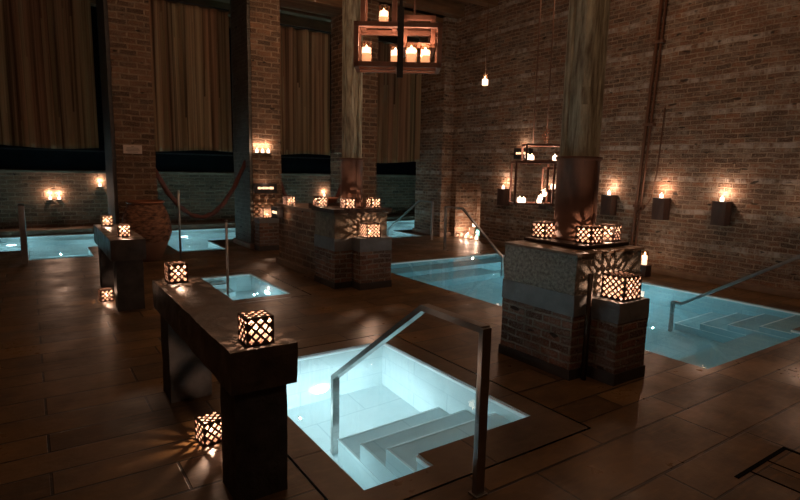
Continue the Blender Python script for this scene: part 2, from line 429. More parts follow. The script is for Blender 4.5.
MB().box(LX,12.6,BY-.10,BY+.05,1.47,1.54,.01).build('window_sill', M['stone_warm'], kind='structure')
MB().box(LX,12.6,BY-.04,BY,2.02,2.06).build('trim_1', M['black_iron'], kind='structure')
wall('wall_left', M['brick_back'], [yz(LX,FY,BY,0,TOP,True)])
wall('wall_front', M['brick_back'], [xz(FY,LX,RX,0,TOP,True)])
wall('wall_alcove', M['brick_back'], [xz(12.45,RX,12.6,0,TOP,True), yz(12.6,12.45,BY,0,TOP)])
MB().box(LX,12.6,FY,BY,TOP,TOP+.05).build('ceiling', M['beam_wood'], kind='structure')
y = -3.0
while y < 16:
    MB().box(LX,RX if y < 12.2 else 12.6,y-.13,y+.13,CE,TOP-.002,.01).build('ceiling_beam', M['beam_wood'], kind='structure'); y += 1.18
# raised stone curb below the rear brick wall
MB().box(LX,12.6,15.62,BY,0,.12,.012).build('trim_2', M['stone_warm'], kind='structure')
MB().box(RX-.14,RX,FY,9.95,0,.10,.01).build('baseboard_right', M['stone_warm'], kind='structure')

# brick pillars
def pillar(name, label, x0, x1, side=None, mat='brick_pillar', y0=11.3, y1=12.4):
    t = thing(name, label, 'pillar', ((x0+x1)/2, (y0+y1)/2, 0), 'brick pillars along the rear pool')
    t['kind'] = 'structure'
    xs = x0+.06 if side else x0
    MB().rough(xs,x1,y0,y1,0,TOP-.3,.14,.010).build('shaft', M[mat], t)
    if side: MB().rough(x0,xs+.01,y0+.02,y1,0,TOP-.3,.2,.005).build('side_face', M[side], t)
    MB().box(x0-.05,x1+.05,y0-.06,y1+.02,0,.11,.012).build('foot', M['stone_warm'], t)
    return t
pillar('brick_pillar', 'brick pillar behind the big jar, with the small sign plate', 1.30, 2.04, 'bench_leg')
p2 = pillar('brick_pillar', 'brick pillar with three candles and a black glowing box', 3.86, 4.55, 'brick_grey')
pillar('brick_pillar', 'brick pillar standing behind the centre pier column', 6.28, 6.96)
pillar('brick_pillar', 'brick pillar ending the right wall beside the candle niche', 8.95, 9.32, None, 'brick_right', 11.3, 12.47)
# head beam over the pillars
MB().box(LX,RX,11.45,12.3,5.30,TOP-.31,.01).build('ceiling_girder', M['beam_wood'], kind='structure')

# ------------------------------------------------------------------ pools
def pool(name, label, rects, depth, tile, cop=None, group=None, origin=None):
    x0 = min(r[0] for r in rects); x1 = max(r[1] for r in rects); y0 = min(r[2] for r in rects); y1 = max(r[3] for r in rects)
    t = thing(name, label, 'pool', (round((x0+x1)/2,3), round((y0+y1)/2,3), 0), group)
    ins = cells((x0,x1,y0,y1), rects, True)
    # merge test for the boundary
    def inside(x, y): return any(r[0] < x < r[1] and r[2] < y < r[3] for r in rects)
    mb = MB(); e = .004
    for a,b2,c,d in ins:
        mb.face([(a,c,-depth),(b2,c,-depth),(b2,d,-depth),(a,d,-depth)])
        if not inside(a-e,(c+d)/2): mb.face([(a,c,-depth),(a,d,-depth),(a,d,0),(a,c,0)])
        if not inside(b2+e,(c+d)/2): mb.face([(b2,d,-depth),(b2,c,-depth),(b2,c,0),(b2,d,0)])
        if not inside((a+b2)/2,c-e): mb.face([(b2,c,-depth),(a,c,-depth),(a,c,0),(b2,c,0)])
        if not inside((a+b2)/2,d+e): mb.face([(a,d,-depth),(b2,d,-depth),(b2,d,0),(a,d,0)])
    mb.build('basin', M[tile], t, recalc=False)
    wt = MB()
    for a,b2,c,d in ins: wt.face([(a,c,-.022),(b2,c,-.022),(b2,d,-.022),(a,d,-.022)])
    wt.build('water', M['water'], t, recalc=False)
    rm = MB(); q = .011
    for a,b2,c,d in ins:
        if not inside(a-e,(c+d)/2): rm.box(a,a+q,c,d,-.07,-.012)
        if not inside(b2+e,(c+d)/2): rm.box(b2-q,b2,c,d,-.07,-.012)
        if not inside((a+b2)/2,c-e): rm.box(a,b2,c,c+q,-.07,-.012)
        if not inside((a+b2)/2,d+e): rm.box(a,b2,d-q,d,-.07,-.012)
    rm.build('rim', M['rim'], t)  # thin pale strip added to draw the lit waterline
    if cop:
        g = .016; cm = MB(); o = (cop[0]+g, cop[1]-g, cop[2]+g, cop[3]-g)
        for a,b2,c,d in cells(o, rects): cm.box(a,b2,c,d,-.03,0)
        cm2 = MB()
        for a,b2,c,d in cells(o, rects): cm2.face([(a,c,0),(b2,c,0),(b2,d,0),(a,d,0)])
        cm2.build('coping', M['coping'], t, recalc=False)
        gm = MB()
        for a,b2,c,d in cells(cop, [o]): gm.face([(a,c,-.02),(b2,c,-.02),(b2,d,-.02),(a,d,-.02)])
        gm.build('groove', M['black_panel'], t, recalc=False)
    return t
def steps(t, tile, x0, x1, noses, tops, yend, depth):
    mb = MB()
    for k, (ny, z) in enumerate(zip(noses, tops)):
        ylo = noses[k+1] if k+1 < len(noses) else yend
        lo, hi = (ylo, ny) if ny > ylo else (ny, ylo)
        mb.box(x0, x1, lo, hi, -depth, z)
    st = mb.build('steps', M[tile], t)
    nm = MB()
    for ny, z in zip(noses, tops):
        sg = 1 if noses[0] > yend else -1
        nm.box(x0-.002, x1, min(ny+sg*.003, ny-sg*.016), max(ny+sg*.003, ny-sg*.016), z-.016, z+.003)
        nm.box(x0-.003, x0+.014, min(ny, yend), max(ny, yend), z-.010, z+.002)
    nm.build('nosing_highlight', M['rim'], t)  # pale strips added to draw the bright lit step edges
    return st
POOLC = (.50,.91,1.0)
def pool_lamp(t, x, y, z, nrm, power, col=POOLC, r=.09, off=.16):
    # round underwater lamp on the basin wall
    n = Vector(nrm); rot = n.to_track_quat('Z','Y').to_matrix().to_4x4(); T = Matrix.Translation((x,y,z)) @ rot
    a = MB(); seg = 20
    vs = [(r*math.cos(2*PI*k/seg), r*math.sin(2*PI*k/seg), .0) for k in range(seg)] + [(r*.8*math.cos(2*PI*k/seg), r*.8*math.sin(2*PI*k/seg), .02) for k in range(seg)]
    fs = [(k,(k+1)%seg,seg+(k+1)%seg,seg+k) for k in range(seg)] + [tuple(range(seg,2*seg))]
    a.add(vs, fs, False, T)
    o = a.build('underwater_lamp', M['lamp_face'], t)
    lamp('underwater_light', Vector((x,y,z))+n*off, power, col, .004, t)

np_ = pool('plunge_pool', 'bright square plunge pool in the foreground beside the dark bench', near_pool, 1.13, 'tile_light', near_cop, 'small plunge pools')
steps(np_, 'tile_light', 1.90, 2.91, [3.61,3.26,2.91], [-.78,-.515,-.25], 2.55, 1.13)
pool_lamp(np_, 2.2, 4.545, -.86, (0,-1,0), 19, (.74,.95,1), off=.35)
lamp('underwater_light', (1.75,4.0,-.7), 5, (.74,.95,1), .004, np_)  # extra light with no fixture, added to even out the pool glow
lamp('underwater_light', (1.62,3.3,-.8), 1.2, (.66,.94,1), .004, np_)  # another added light with no fixture, low beside the steps

sp_ = pool('plunge_pool', 'small glowing plunge pool behind the near end of the long bench', plunge, 1.1, 'tile_light', plunge_cop, 'small plunge pools')
steps(sp_, 'tile_light', 2.14, 2.50, [7.78,8.08,8.38], [-.78,-.52,-.26], 8.68, 1.1)
pool_lamp(sp_, 2.93, 7.9, -.6, (-1,0,0), 3.5)
lamp('underwater_light', (2.62,7.6,-.35), 2, POOLC, .004, sp_)  # added fill light with no fixture in the small pool

rp_ = pool('bathing_pool', 'large teal pool along the right brick wall', right_pool, 1.25, 'tile_teal')
steps(rp_, 'tile_teal', 7.25, 8.25, [3.90,3.56,3.22,2.86], [-.96,-.68,-.40,-.13], 2.52, 1.25)
MB().box(5.03,7.25,2.36,2.92,-1.25,-.50).build('ledge', M['tile_teal'], rp_)
MB().box(5.03,8.25,8.0,8.46,-1.25,-.45).build('ledge', M['tile_teal'], rp_)
MB().box(5.03,7.4,7.45,8.0,-1.25,-.80).build('ledge', M['tile_teal'], rp_)
pool_lamp(rp_, 8.24, 5.2, -.6, (-1,0,0), 16, off=.3)
pool_lamp(rp_, 8.24, 7.2, -.6, (-1,0,0), 10, off=.3)
for x, y, p in ((7.5,4.6,8),(6.2,3.6,4),(6.4,5.8,6),(6.8,7.0,5)): lamp('underwater_light', (x,y,-.3), p, POOLC, .004, rp_)  # added fill lights with no fixture, spread through the water

bp_ = pool('bathing_pool', 'long shallow glowing pool running behind the brick pillars', back_pool, 1.1, 'tile_light')
MB().box(-3.6,12.0,14.95,15.45,-1.1,-.42).build('ledge', M['tile_light'], bp_)
for x0, x1, y1 in ((-.09,.95,11.65),(2.45,3.40,11.5),(5.05,5.95,11.6),(7.42,8.62,11.6)):
    mb = MB()
    for k in range(3): mb.box(x0,x1,y1,y1+.35*(k+1)+.1,-1.1,-.15-.25*k) if k == 0 else mb.box(x0,x1,y1+.35*k+.1,y1+.35*(k+1)+.1,-1.1,-.15-.25*k)
    mb.build('steps', M['tile_light'], bp_)
for x in (-2.4,-.4,1.4,3.3,5.2,7.2,9.2,11.0):
    pool_lamp(bp_, x, 14.94, -.75, (0,-1,0), 11, off=.35)
    lamp('underwater_light', (x+.3,15.0,-.2), 7, POOLC, .004, bp_)  # added fill light with no fixture, near each wall lamp
for x in (.45,2.9,5.5,8.0): lamp('underwater_light', (x,12.6,-.3), 7, POOLC, .004, bp_)  # added fill lights with no fixture over the step bays

# ------------------------------------------------------------------ handrails
def rail(label, X, pts, posts, w=.055, t=.034, foot=None, group='steel pool handrails', n=(1,0,0)):
    o = thing('handrail', label, 'handrail', (X, posts[0][0], 0), group)
    MB().bar([(X, y, z) for y, z in pts], n, w, t).build('rail_bar', M['steel'], o)
    for y0, za, zb in posts:
        MB().box(X-w/2,X+w/2,y0-t/2,y0+t/2,za,zb,.003).build('post', M['steel'], o)
    if foot: MB().box(X-.042,X+.042,foot-.036,foot+.036,0,.010,.003).build('base_plate', M['steel'], o)
    return o
rail('steel handrail stepping down into the bright foreground plunge pool', 1.93, [(2.03,.93),(2.56,.93),(3.72,.10)], [(2.03,0,.94),(3.72,-1.12,.11)], foot=2.03, w=.06, t=.036)
rail('steel handrail sloping up beside the right pool steps', 7.12, [(3.88,.05),(3.76,.05),(2.40,.93),(1.90,.93)], [(3.88,-1.24,.06),(1.92,0,.93)], foot=1.92)
rail('steel handrail between niche and far end of the right pool', 7.56, [(9.36,.955),(8.80,.955),(7.55,.08)], [(9.36,0,.96),(7.55,-1.24,.10)], foot=9.36)
rail('steel handrail of the rear pool in front of the corner pillar', 8.33, [(10.85,.955),(11.40,.955),(12.88,.05)], [(10.85,0,.96),(12.88,-1.09,.06)], foot=10.85)
rail('steel handrail seen edge-on at the left end of the rear pool', -.13, [(11.28,.97),(11.9,.97),(13.1,.05)], [(11.28,0,.98),(13.1,-1.09,.06)], foot=11.28, w=.09, t=.05)
for (x, y, z0, z1, lab) in ((2.136,9.98,0,1.29,'slender steel post on the floor under the hanging rope'),(2.19,7.42,-1.1,1.0,'slender steel post rising out of the small plunge pool')):
    o = thing('steel_post', lab, 'post', (x,y,max(z0,0)), 'slender steel posts by the small plunge pool')
    MB().tube([(x,y,z0),(x,y,z1)], .019, 12).build('shaft', M['steel'], o)
    MB().lathe([(.019,z1),(.024,z1+.004),(.022,z1+.018),(0,z1+.024)], x, y, 12).build('cap', M['steel'], o)
    if z0 == 0: MB().lathe([(.05,0),(.05,.008),(.03,.014)], x, y, 16).build('base_plate', M['steel'], o)

# ------------------------------------------------------------------ piers with columns
def column(label, x, y, z0, s, rc, top):
    t = thing('timber_column', label, 'column', (x,y,z0))
    t['kind'] = 'structure'
    MB().lathe([(rc*1.03,z0),(rc*1.03,z0+.03),(rc*.98,z0+.035),(rc*.98,1.86),(rc*1.06,1.87),(rc*1.08,1.895),(rc*.9,1.90)], x, y, 28, True).build('metal_casing', M['bronze'], t)
    MB().box(x-.012,x+.012,y-rc*1.0-.004,y-rc*.97,z0+.03,1.86).build('casing_seam', M['rust'], t)
    # chamfered timber with shallow flutes
    c = .05; pr = [(-s+c,-s),(-s*.33,-s),(-s*.28,-s+.018),(s*.28,-s+.018),(s*.33,-s),(s-c,-s),(s,-s+c)]
    ring = []
    for q in range(4):
        a = q*PI/2
        for px, py in pr[:-1]+[pr[-1]]: ring.append((px*math.cos(a)-py*math.sin(a), px*math.sin(a)+py*math.cos(a)))
    n = len(ring); zs = [1.9+(top-1.9)*k/24 for k in range(25)]; vs = []; fs = []
    for k, z in enumerate(zs):
        for i, (px, py) in enumerate(ring):
            d = noise.noise(Vector((px*9, py*9, z*3)))*.008
            vs.append((x+px*(1+d), y+py*(1+d), z))
    for k in range(24):
        for i in range(n): j = (i+1) % n; fs.append((k*n+i, k*n+j, (k+1)*n+j, (k+1)*n+i))
    MB().add(vs, fs).build('timber', M['old_wood'], t)
    return t

def pier(label, x0, x1, y0, y1, h=1.09, stucco='stucco', group='masonry piers carrying the columns'):
    t = thing('masonry_pier', label, 'pier', ((x0+x1)/2,(y0+y1)/2,0), group)
    MB().rough(x0-.01,x1+.01,y0-.01,y1+.01,0,.09,.1,.008).build('foot', M['dark_plinth'], t)
    MB().rough(x0,x1,y0,y1,.088,.555,.055,.008).build('brickwork', M['brick_pier'], t)
    MB().rough(x0-.006,x1+.006,y0-.006,y1+.006,.554,.735,.06,.006).build('slate_course', M['slate_band'], t)
    MB().rough(x0,x1,y0,y1,.734,h-.02,.05,.010).build('stucco_block', M[stucco], t)
    MB().rough(x0-.015,x1+.015,y0-.015,y1+.015,h-.021,h,.08,.005).build('top_slab', M['stone_warm'], t)
    return t
def low_pier(label, x0, x1, y0, y1, h, band, group='low lantern piers'):
    t = thing('low_pier', label, 'pier', ((x0+x1)/2,(y0+y1)/2,0), group)
    MB().rough(x0-.01,x1+.01,y0-.012,y1,0,.10,.1,.008).build('foot', M['dark_plinth'], t)
    MB().rough(x0,x1,y0,y1,.098,h-band,.055,.007).build('brickwork', M['brick_pier'], t)
    MB().rough(x0-.004,x1+.004,y0-.004,y1,h-band-.001,h,.055,.006).build('top_course', M['slate_band'], t)
    return t
pier('large foreground masonry pier with stucco top and four lanterns around a column', 3.70, 4.62, 2.85, 3.68)
low_pier('short brick pier against the foreground pier, holding one lantern', 3.92, 4.35, 2.575, 2.835, .70, .17)
o = MB().tube([(3.83,2.80,0),(3.83,2.80,.92)], .022, 12).build('drain_pipe', M['dark_metal'], None, (3.83,2.80,0)); o['label'] = 'dark vertical pipe in the corner of the foreground pier'; o['category'] = 'pipe'
o = MB().box(3.93,4.60,2.97,3.66,1.094,1.125,.008).build('base_plate', M['dark_metal'], None, (4.29,3.3,1.09)); o['label'] = 'dark metal plate under the foreground column and its lanterns'; o['category'] = 'base plate'
o.name = 'column_plinth'
column('weathered timber column with bronze casing on the foreground pier', 4.29, 3.36, 1.125, .148, .196, CE)
pier('masonry pier in the middle distance under the shaded column', 3.60, 4.50, 6.97, 7.64, 1.10, 'stucco_warm')
low_pier('short brick pier in front of the middle pier, holding one lantern', 3.88, 4.42, 6.72, 6.96, .75, .19)
t = thing('low_wall_block', 'low brick block joined to the left of the middle pier', 'pier', (4.1,8.5,0), 'low lantern piers')
MB().rough(3.74,4.5,7.68,9.45,.09,1.04,.07,.009).build('brickwork', M['brick_pillar'], t)
MB().rough(3.68,4.5,7.68,9.47,0,.10,.1,.006).build('foot', M['stone_warm'], t)
MB().rough(3.72,4.52,7.70,9.47,1.035,1.08,.09,.006).build('top_slab', M['stone_warm'], t)
o = MB().rough(3.56,4.54,6.92,7.66,1.104,1.16,.08,.005).build('dark_slab', M['dark_metal'], None, (4.08,7.5,1.1)); o['label'] = 'dark slab with three lanterns around the column on the middle pier'; o['category'] = 'slab'
column('shaded timber column with bronze casing on the middle pier', 4.12, 7.42, 1.16, .13, .172, CE)
low_pier('short brick pier at the foot of the candlelit brick pillar', 3.90, 4.50, 10.92, 11.22, .68, .10)

# ------------------------------------------------------------------ benches
def bench(label, x0, x1, y0, y1, h, th, legs, group='long dark stone benches'):
    t = thing('stone_bench', label, 'bench', ((x0+x1)/2,(y0+y1)/2,0), group)
    mb = MB().rough(x0,x1,y0,y1,h-th,h,.06,.005); mb.build('bench_top', M['bench_stone'], t)
    for a, b2, c, d in legs: MB().rough(a,b2,c,d,0,h-th+.004,.06,.005).build('leg', M['bench_leg'], t)
    return t
bench('long dark bench in the foreground left of the bright plunge pool', .772, 1.125, 2.60, 4.66, .83, .22, [(.79,1.075,2.62,2.88),(.77,1.07,4.10,4.38)])
bench('dark bench further back by the rear pool, in front of the big jar', .745, 1.125, 7.08, 9.05, .86, .25, [(.79,1.09,7.10,7.36),(.77,1.07,8.55,8.85)])

# ------------------------------------------------------------------ lanterns
def lattice_face(mb, T, w, h, nu, nv, k=.74, petal=0):
    # pierced plate: a diamond hole in every unit diamond, solid half diamonds at the border
    du, dv = w/nu/2, h/nv/2
    def P(u, v): return T @ Vector((u-w/2, v, 0))
    for i in range(2*nu+1):
        for j in range(2*nv+1):
            if (i+j) % 2: continue
            cu, cv = i*du, j*dv
            edge = i in (0,2*nu) or j in (0,2*nv)
            pts = [(cu+du,cv),(cu,cv+dv),(cu-du,cv),(cu,cv-dv)]
            if edge:
                q = [(u,v) for u,v in pts if -1e-6 <= u <= w+1e-6 and -1e-6 <= v <= h+1e-6]
                if len(q) == 3: mb.face([P(*p) for p in q])
                elif len(q) == 2: mb.face([P(*q[0]), P(*q[1]), P(cu,cv)])
            else:
                inn = [(cu+(u-cu)*k, cv+(v-cv)*k) for u, v in pts]
                if petal:      # the sides of the opening bulge out into four small petals
                    for a in range(4):
                        b2 = (a+1) % 4; mu, mv = (inn[a][0]+inn[b2][0])/2, (inn[a][1]+inn[b2][1])/2
                        mu, mv = cu+(mu-cu)*(1-petal), cv+(mv-cv)*(1-petal)
                        mb.face([P(*pts[a]), P(*pts[b2]), P(*inn[b2]), P(mu,mv), P(*inn[a])])
                else:
                    for a in range(4):
                        b2 = (a+1) % 4; mb.face([P(*pts[a]), P(*pts[b2]), P(*inn[b2]), P(*inn[a])])
def mk_lantern(sx, sy, sz, nu, nv, k, petal):
    mb = MB(); n2 = nu
    faces = [(Matrix.Translation((0,-sy/2,0)) @ Matrix.Rotation(PI/2,4,'X'), sx), (Matrix.Translation((0,sy/2,0)) @ Matrix.Rotation(PI,4,'Z') @ Matrix.Rotation(PI/2,4,'X'), sx),
             (Matrix.Translation((-sx/2,0,0)) @ Matrix.Rotation(-PI/2,4,'Z') @ Matrix.Rotation(PI/2,4,'X'), sy), (Matrix.Translation((sx/2,0,0)) @ Matrix.Rotation(PI/2,4,'Z') @ Matrix.Rotation(PI/2,4,'X'), sy)]
    for T, w in faces: lattice_face(mb, T, w, sz, nu, nv, k, petal)
    lattice_face(mb, Matrix.Translation((0,-sy/2,sz)), sx, sy, nu, nu, k, petal)
    mb.face([(-sx/2,-sy/2,.001),(sx/2,-sy/2,.001),(sx/2,sy/2,.001),(-sx/2,sy/2,.001)])
    o = mb.build('pierced_shell', M['lantern_metal'])
    bm = bmesh.new(); bm.from_mesh(o.data); bmesh.ops.remove_doubles(bm, verts=bm.verts, dist=1e-4); bmesh.ops.recalc_face_normals(bm, faces=bm.faces); bm.to_mesh(o.data); bm.free()
    md = o.modifiers.new('thickness', 'SOLIDIFY'); md.thickness = .0045; md.offset = -1; md.material_offset = 1; o.data.materials.append(M['lantern_lining'])
    return o
def mk_candle_parts(parent, r, h, z0=.004, fl=1.0, mats=('wax','flame')):
    wx = MB().lathe([(r*.96,z0),(r,z0+.003),(r,z0+h-.004),(r*.9,z0+h),(r*.5,z0+h-.004),(0,z0+h-.004)], 0, 0, 14).build('wax_body', M[mats[0]], parent)
    MB().lathe([(0,z0+h+.002),(.0045*fl,z0+h+.008*fl),(.006*fl,z0+h+.016*fl),(.0035*fl,z0+h+.028*fl),(0,z0+h+.040*fl)], 0, 0, 10).build('flame', M[mats[1]], wx)
def lantern_proto(sx, sy, sz, nu, nv, k, petal, power):
    t = thing('pierced_lantern', '', 'lantern', (0,0,0), 'pierced square candle lanterns')
    s = mk_lantern(sx, sy, sz, nu, nv, k, petal); s.parent = t
    mk_candle_parts(t, .026, .062, .004, .7)
    e = .012; MB().box(-sx/2+e,sx/2-e,-sy/2+e,sy/2-e,.003,sz-e).build('glass_liner', M['frosted'], t)
    l = lamp('candle_light', (0,0,.098), power, (1,.62,.43), .006, t)
    return t
big = lantern_proto(.145,.145,.150,3,3,.66,.12, 5.5)
fine = lantern_proto(.17,.17,.15,3,3,.66,0, 4.5)
wide = lantern_proto(.24,.22,.205,4,4,.66,0, 8)
LS = [
 (big,(.945,2.725,.832),0,'pierced lantern on the near end of the foreground bench'),
 (big,(.925,4.50,.832),0,'pierced lantern on the far end of the foreground bench'),
 (big,(.868,3.40,0),8,'pierced lantern on the floor under the foreground bench, throwing rays'),
 (big,(.935,7.40,.862),0,'pierced lantern on the near end of the rear bench, before the big jar'),
 (big,(.90,8.80,.862),0,'pierced lantern on the far end of the rear bench'),
 (big,(.735,7.78,0),6,'pierced lantern on the floor under the rear bench'),
 (fine,(4.10,3.56,1.127),0,'finely pierced lantern at the left corner of the foreground pier top'),
 (fine,(4.16,3.09,1.127),0,'finely pierced lantern before the column on the foreground pier'),
 (fine,(4.49,3.12,1.127),12,'finely pierced lantern at the right corner of the foreground pier top'),
 (wide,(4.135,2.712,.702),0,'finely pierced lantern on the short pier, lighting the foreground pier side'),
 (fine,(3.80,9.10,1.082),0,'small pierced lantern on the left end of the low brick block'),
 (fine,(3.66,7.56,1.162),0,'pierced lantern next to the bowl on the middle pier'),
 (fine,(3.86,7.06,1.162),0,'pierced lantern before the column on the middle pier'),
 (fine,(4.31,7.08,1.162),0,'pierced lantern at the right end of the middle pier top'),
 (wide,(4.12,6.845,.752),0,'pierced lantern on the short pier, lighting the middle pier front'),
 (wide,(4.12,11.06,.682),0,'pierced lantern glowing at the foot of the candlelit pillar'),
]
used = set()
for proto, loc, rz, lab in LS:
    o = proto if id(proto) not in used else copy_tree(proto)
    if id(proto) in used: pass
    used.add(id(proto))
    o.location = loc; o.rotation_euler.z = math.radians(rz); o['label'] = lab

# ------------------------------------------------------------------ candles
cproto = thing('pillar_candle', '', 'candle', (0,0,0), 'candles on the right wall blocks')
mk_candle_parts(cproto, .032, .062, 0, .9, ('wax_bright','flame'))
lamp('candle_light', (0,0,.15), 5, WARM, .01, cproto)
first = [True]
def candle(loc, label, group, power=None, scale=1.0):
    if first[0]: o = cproto; first[0] = False
    else:
        o = copy_tree(cproto)
    if power is not None:
        for ch in o.children:
            if ch.type == 'LIGHT': ch.data = ch.data.copy(); ch.data.energy = power
    o.location = loc; o['label'] = label; o['group'] = group; o.scale = (scale,)*3
    return o
# wooden blocks on the right wall
wb = thing('wall_block', '', 'wall bracket', (0,0,0), 'dark wooden candle blocks on the right wall')
MB().rough(-.20,0,-.11,.11,0,.37,.06,.006).build('block', M['block_wood'], wb)
MB().box(-.205,0,-.115,.115,.365,.378,.003).build('top_cap', M['black_iron'], wb)
for k, (y, lb, cl) in enumerate(((4.40,'dark wooden wall block furthest along the wall from the niche','candle on the wall block furthest from the niche'),
      (5.42,'dark wooden wall block just right of the rusty pipe','candle on the wall block just right of the rusty pipe'),
      (6.47,'dark wooden wall block between column and rusty pipe','candle on the wall block between column and rusty pipe'),
      (9.30,'dark wooden wall block between niche and hanging iron chandelier','candle on the wall block between niche and iron chandelier'),
      (8.02,'dark wooden wall block seen behind the hanging iron chandelier','candle on the wall block behind the iron chandelier'),
      (3.02,'dark wooden wall block above the right pool steps, outside the picture','candle on the wall block beyond the picture edge'))):
    o = wb if k == 0 else copy_tree(wb)
    o.location = (RX-.002, y-.03, .965); o['label'] = lb
    candle((RX-.12, y-.03, .965+.379), cl, 'candles on the right wall blocks', 7.5 if k != 4 else 4)
# candles on pillar two
sh = MB().box(3.93,4.29,11.20,11.30,2.00,2.025,.003).build('candle_shelf', M['black_iron'], None, (4.11,11.25,2.0)); sh['label'] = 'narrow iron shelf holding three candles on the brick pillar'; sh['category'] = 'shelf'
for k, x in enumerate((3.985,4.11,4.235)):
    candle((x,11.235,2.026), ('left','middle','right')[k] + ' one of the three candles high on the brick pillar', 'three candles on the brick pillar', 2.6, 1.0)
for x, z, lb in ((.43,.82,'left candle of the pair on the rear brick wall'),(.62,.82,'right candle of the pair on the rear brick wall'),(1.54,1.14,'single candle on the rear wall beside the jar pillar'),(7.95,.82,'candle on the rear wall above the copper bowl')):
    c = MB().box(x-.06,x+.06,BY-.11,BY,z-.03,z,.004).build('wall_ledge', M['stone_warm'], None, (x,BY,z-.03))
    c['category'] = 'ledge'; c['label'] = 'small stone ledge under the ' + lb; c['group'] = 'small ledges on the rear wall'
    candle((x,BY-.06,z+.001), lb, 'candles on the rear brick wall', 9, 1.0)

# glowing boxes with cut-outs
def glow_box(label, T, w=.50, h=.20, d=.10, n=9, loc=(0,0,0), g='black boxes with glowing cut-outs'):
    t = thing('candle_box', label, 'light box', loc, g)
    M0 = T
    MB().box(-w/2,w/2,0,d,0,h,.005,M0).build('box_body', M['black_iron'], t)
    mb = MB(); random.seed(n)
    x = -w*.34
    while x < w*.34:
        ww = random.uniform(.012,.028); hh = random.uniform(.035,.055); mb.box(x,x+ww,-.003,.0,h*.52-hh/2,h*.52+hh/2,0,M0); x += ww+.010
    mb.build('glowing_cutout', M['cutout_glow'], t)
    return t
glow_box('black box with a glowing cut-out on the candlelit brick pillar', Matrix.Translation((4.15,11.19,1.19)), loc=(4.15,11.19,1.19))
lamp('box_light', (4.15,11.14,1.42), 1.2, WARM, .05)
glow_box('black box with a glowing cut-out on the end of the low block', Matrix.Translation((3.60,9.30,.84)) @ Matrix.Rotation(-PI/2,4,'Z') , w=.30, d=.11, n=4, loc=(3.60,9.30,.84))
lamp('box_light', (3.64,9.02,.93), .5, WARM, .03)
glow_box('black box with a glowing cut-out on the right wall behind the iron chandelier', Matrix.Translation((RX-.12,8.76,2.03)) @ Matrix.Rotation(-PI/2,4,'Z'), w=.46, h=.24, d=.12, n=3, loc=(RX-.12,8.76,2.03))
lamp('box_light', (RX-.14,8.76,2.36), 4, WARM, .05)

# sign plate
t = thing('sign_plate', 'pale rectangular sign plate on the brick pillar above the jar', 'sign', (1.64,11.27,2.0))
MB().box(1.485,1.80,11.268,11.289,1.93,2.085,.004).build('plate', M['sign_plate'], t)
mb = MB()
for z, a in ((2.06,.02),(2.032,.10),(2.008,.11),(1.984,.12),(1.958,.09)): mb.box(1.6425-a,1.6425+a,11.265,11.268,z-.005,z+.005)
mb.build('text_lines', M['sign_ink'], t)

# ------------------------------------------------------------------ chandeliers
stout = thing('pillar_candle', '', 'candle', (0,0,0))
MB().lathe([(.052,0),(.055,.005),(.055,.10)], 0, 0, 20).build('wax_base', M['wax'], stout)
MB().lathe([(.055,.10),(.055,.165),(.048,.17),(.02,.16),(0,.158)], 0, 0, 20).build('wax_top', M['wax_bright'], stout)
MB().lathe([(0,.162),(.007,.172),(.009,.182),(0,.205)], 0, 0, 10).build('flame', M['flame'], stout)
lamp('candle_light', (0,0,.215), 4.5, WARM, .01, stout)
votive = thing('votive_candle', '', 'candle', (0,0,0))
MB().lathe([(.016,0),(.030,.010),(.038,.035),(.037,.058),(.030,.078),(.026,.082)], 0, 0, 18).build('votive_glass', M['wax_bright'], votive)
MB().lathe([(0,.082),(.004,.086),(.005,.092),(0,.105)], 0, 0, 10).build('flame', M['flame'], votive)
lamp('candle_light', (0,0,.16), 4, WARM, .01, votive)
used_protos = set()
def chandelier(label, base, yaw, bars, bw, mat, candles, rods, cs, power, loopz, cgroup, clabel, proto):
    t = thing('candle_chandelier', label, 'chandelier', base)
    R = Matrix.Translation(base) @ Matrix.Rotation(yaw,4,'Z')
    for nm, lst in bars:
        mb = MB()
        for (a, b2) in lst:
            a, b2 = Vector(a), Vector(b2); lo = Vector([min(a[i],b2[i])-bw/2 for i in range(3)]); hi = Vector([max(a[i],b2[i])+bw/2 for i in range(3)])
            mb.box(lo.x,hi.x,lo.y,hi.y,lo.z,hi.z,bw*.08,R)
        mb.build(nm, M[mat], t)
    for (x, y, z0, z1) in rods:
        MB().tube([R @ Vector((x,y,z0)), R @ Vector((x,y,z1-base[2]))], bw*.22 if bw > .03 else .009, 8).build('suspension_rod', M['rust'], t)
    for i, (x, y, z) in enumerate(candles):
        p = R @ Vector((x,y,z))
        o = copy_tree(proto) if proto.name in used_protos else proto; used_protos.add(proto.name); o.location = p; o['group'] = cgroup; o['label'] = clabel[i]
        for ch in o.children:
            if ch.type == 'LIGHT': ch.data = ch.data.copy(); ch.data.energy = power
    return t
def rect(x0, x1, z0, z1, y): return [((x0,y,z0),(x1,y,z0)),((x0,y,z1),(x1,y,z1)),((x0,y,z0),(x0,y,z1)),((x1,y,z0),(x1,y,z1))]
def boxframe(x0, x1, y0, y1, z0, z1):
    L_ = rect(x0,x1,z0,z1,y0)+rect(x0,x1,z0,z1,y1)
    for x in (x0,x1):
        for z in (z0,z1): L_.append(((x,y0,z),(x,y1,z)))
    return L_
yw = math.radians(-34.2)
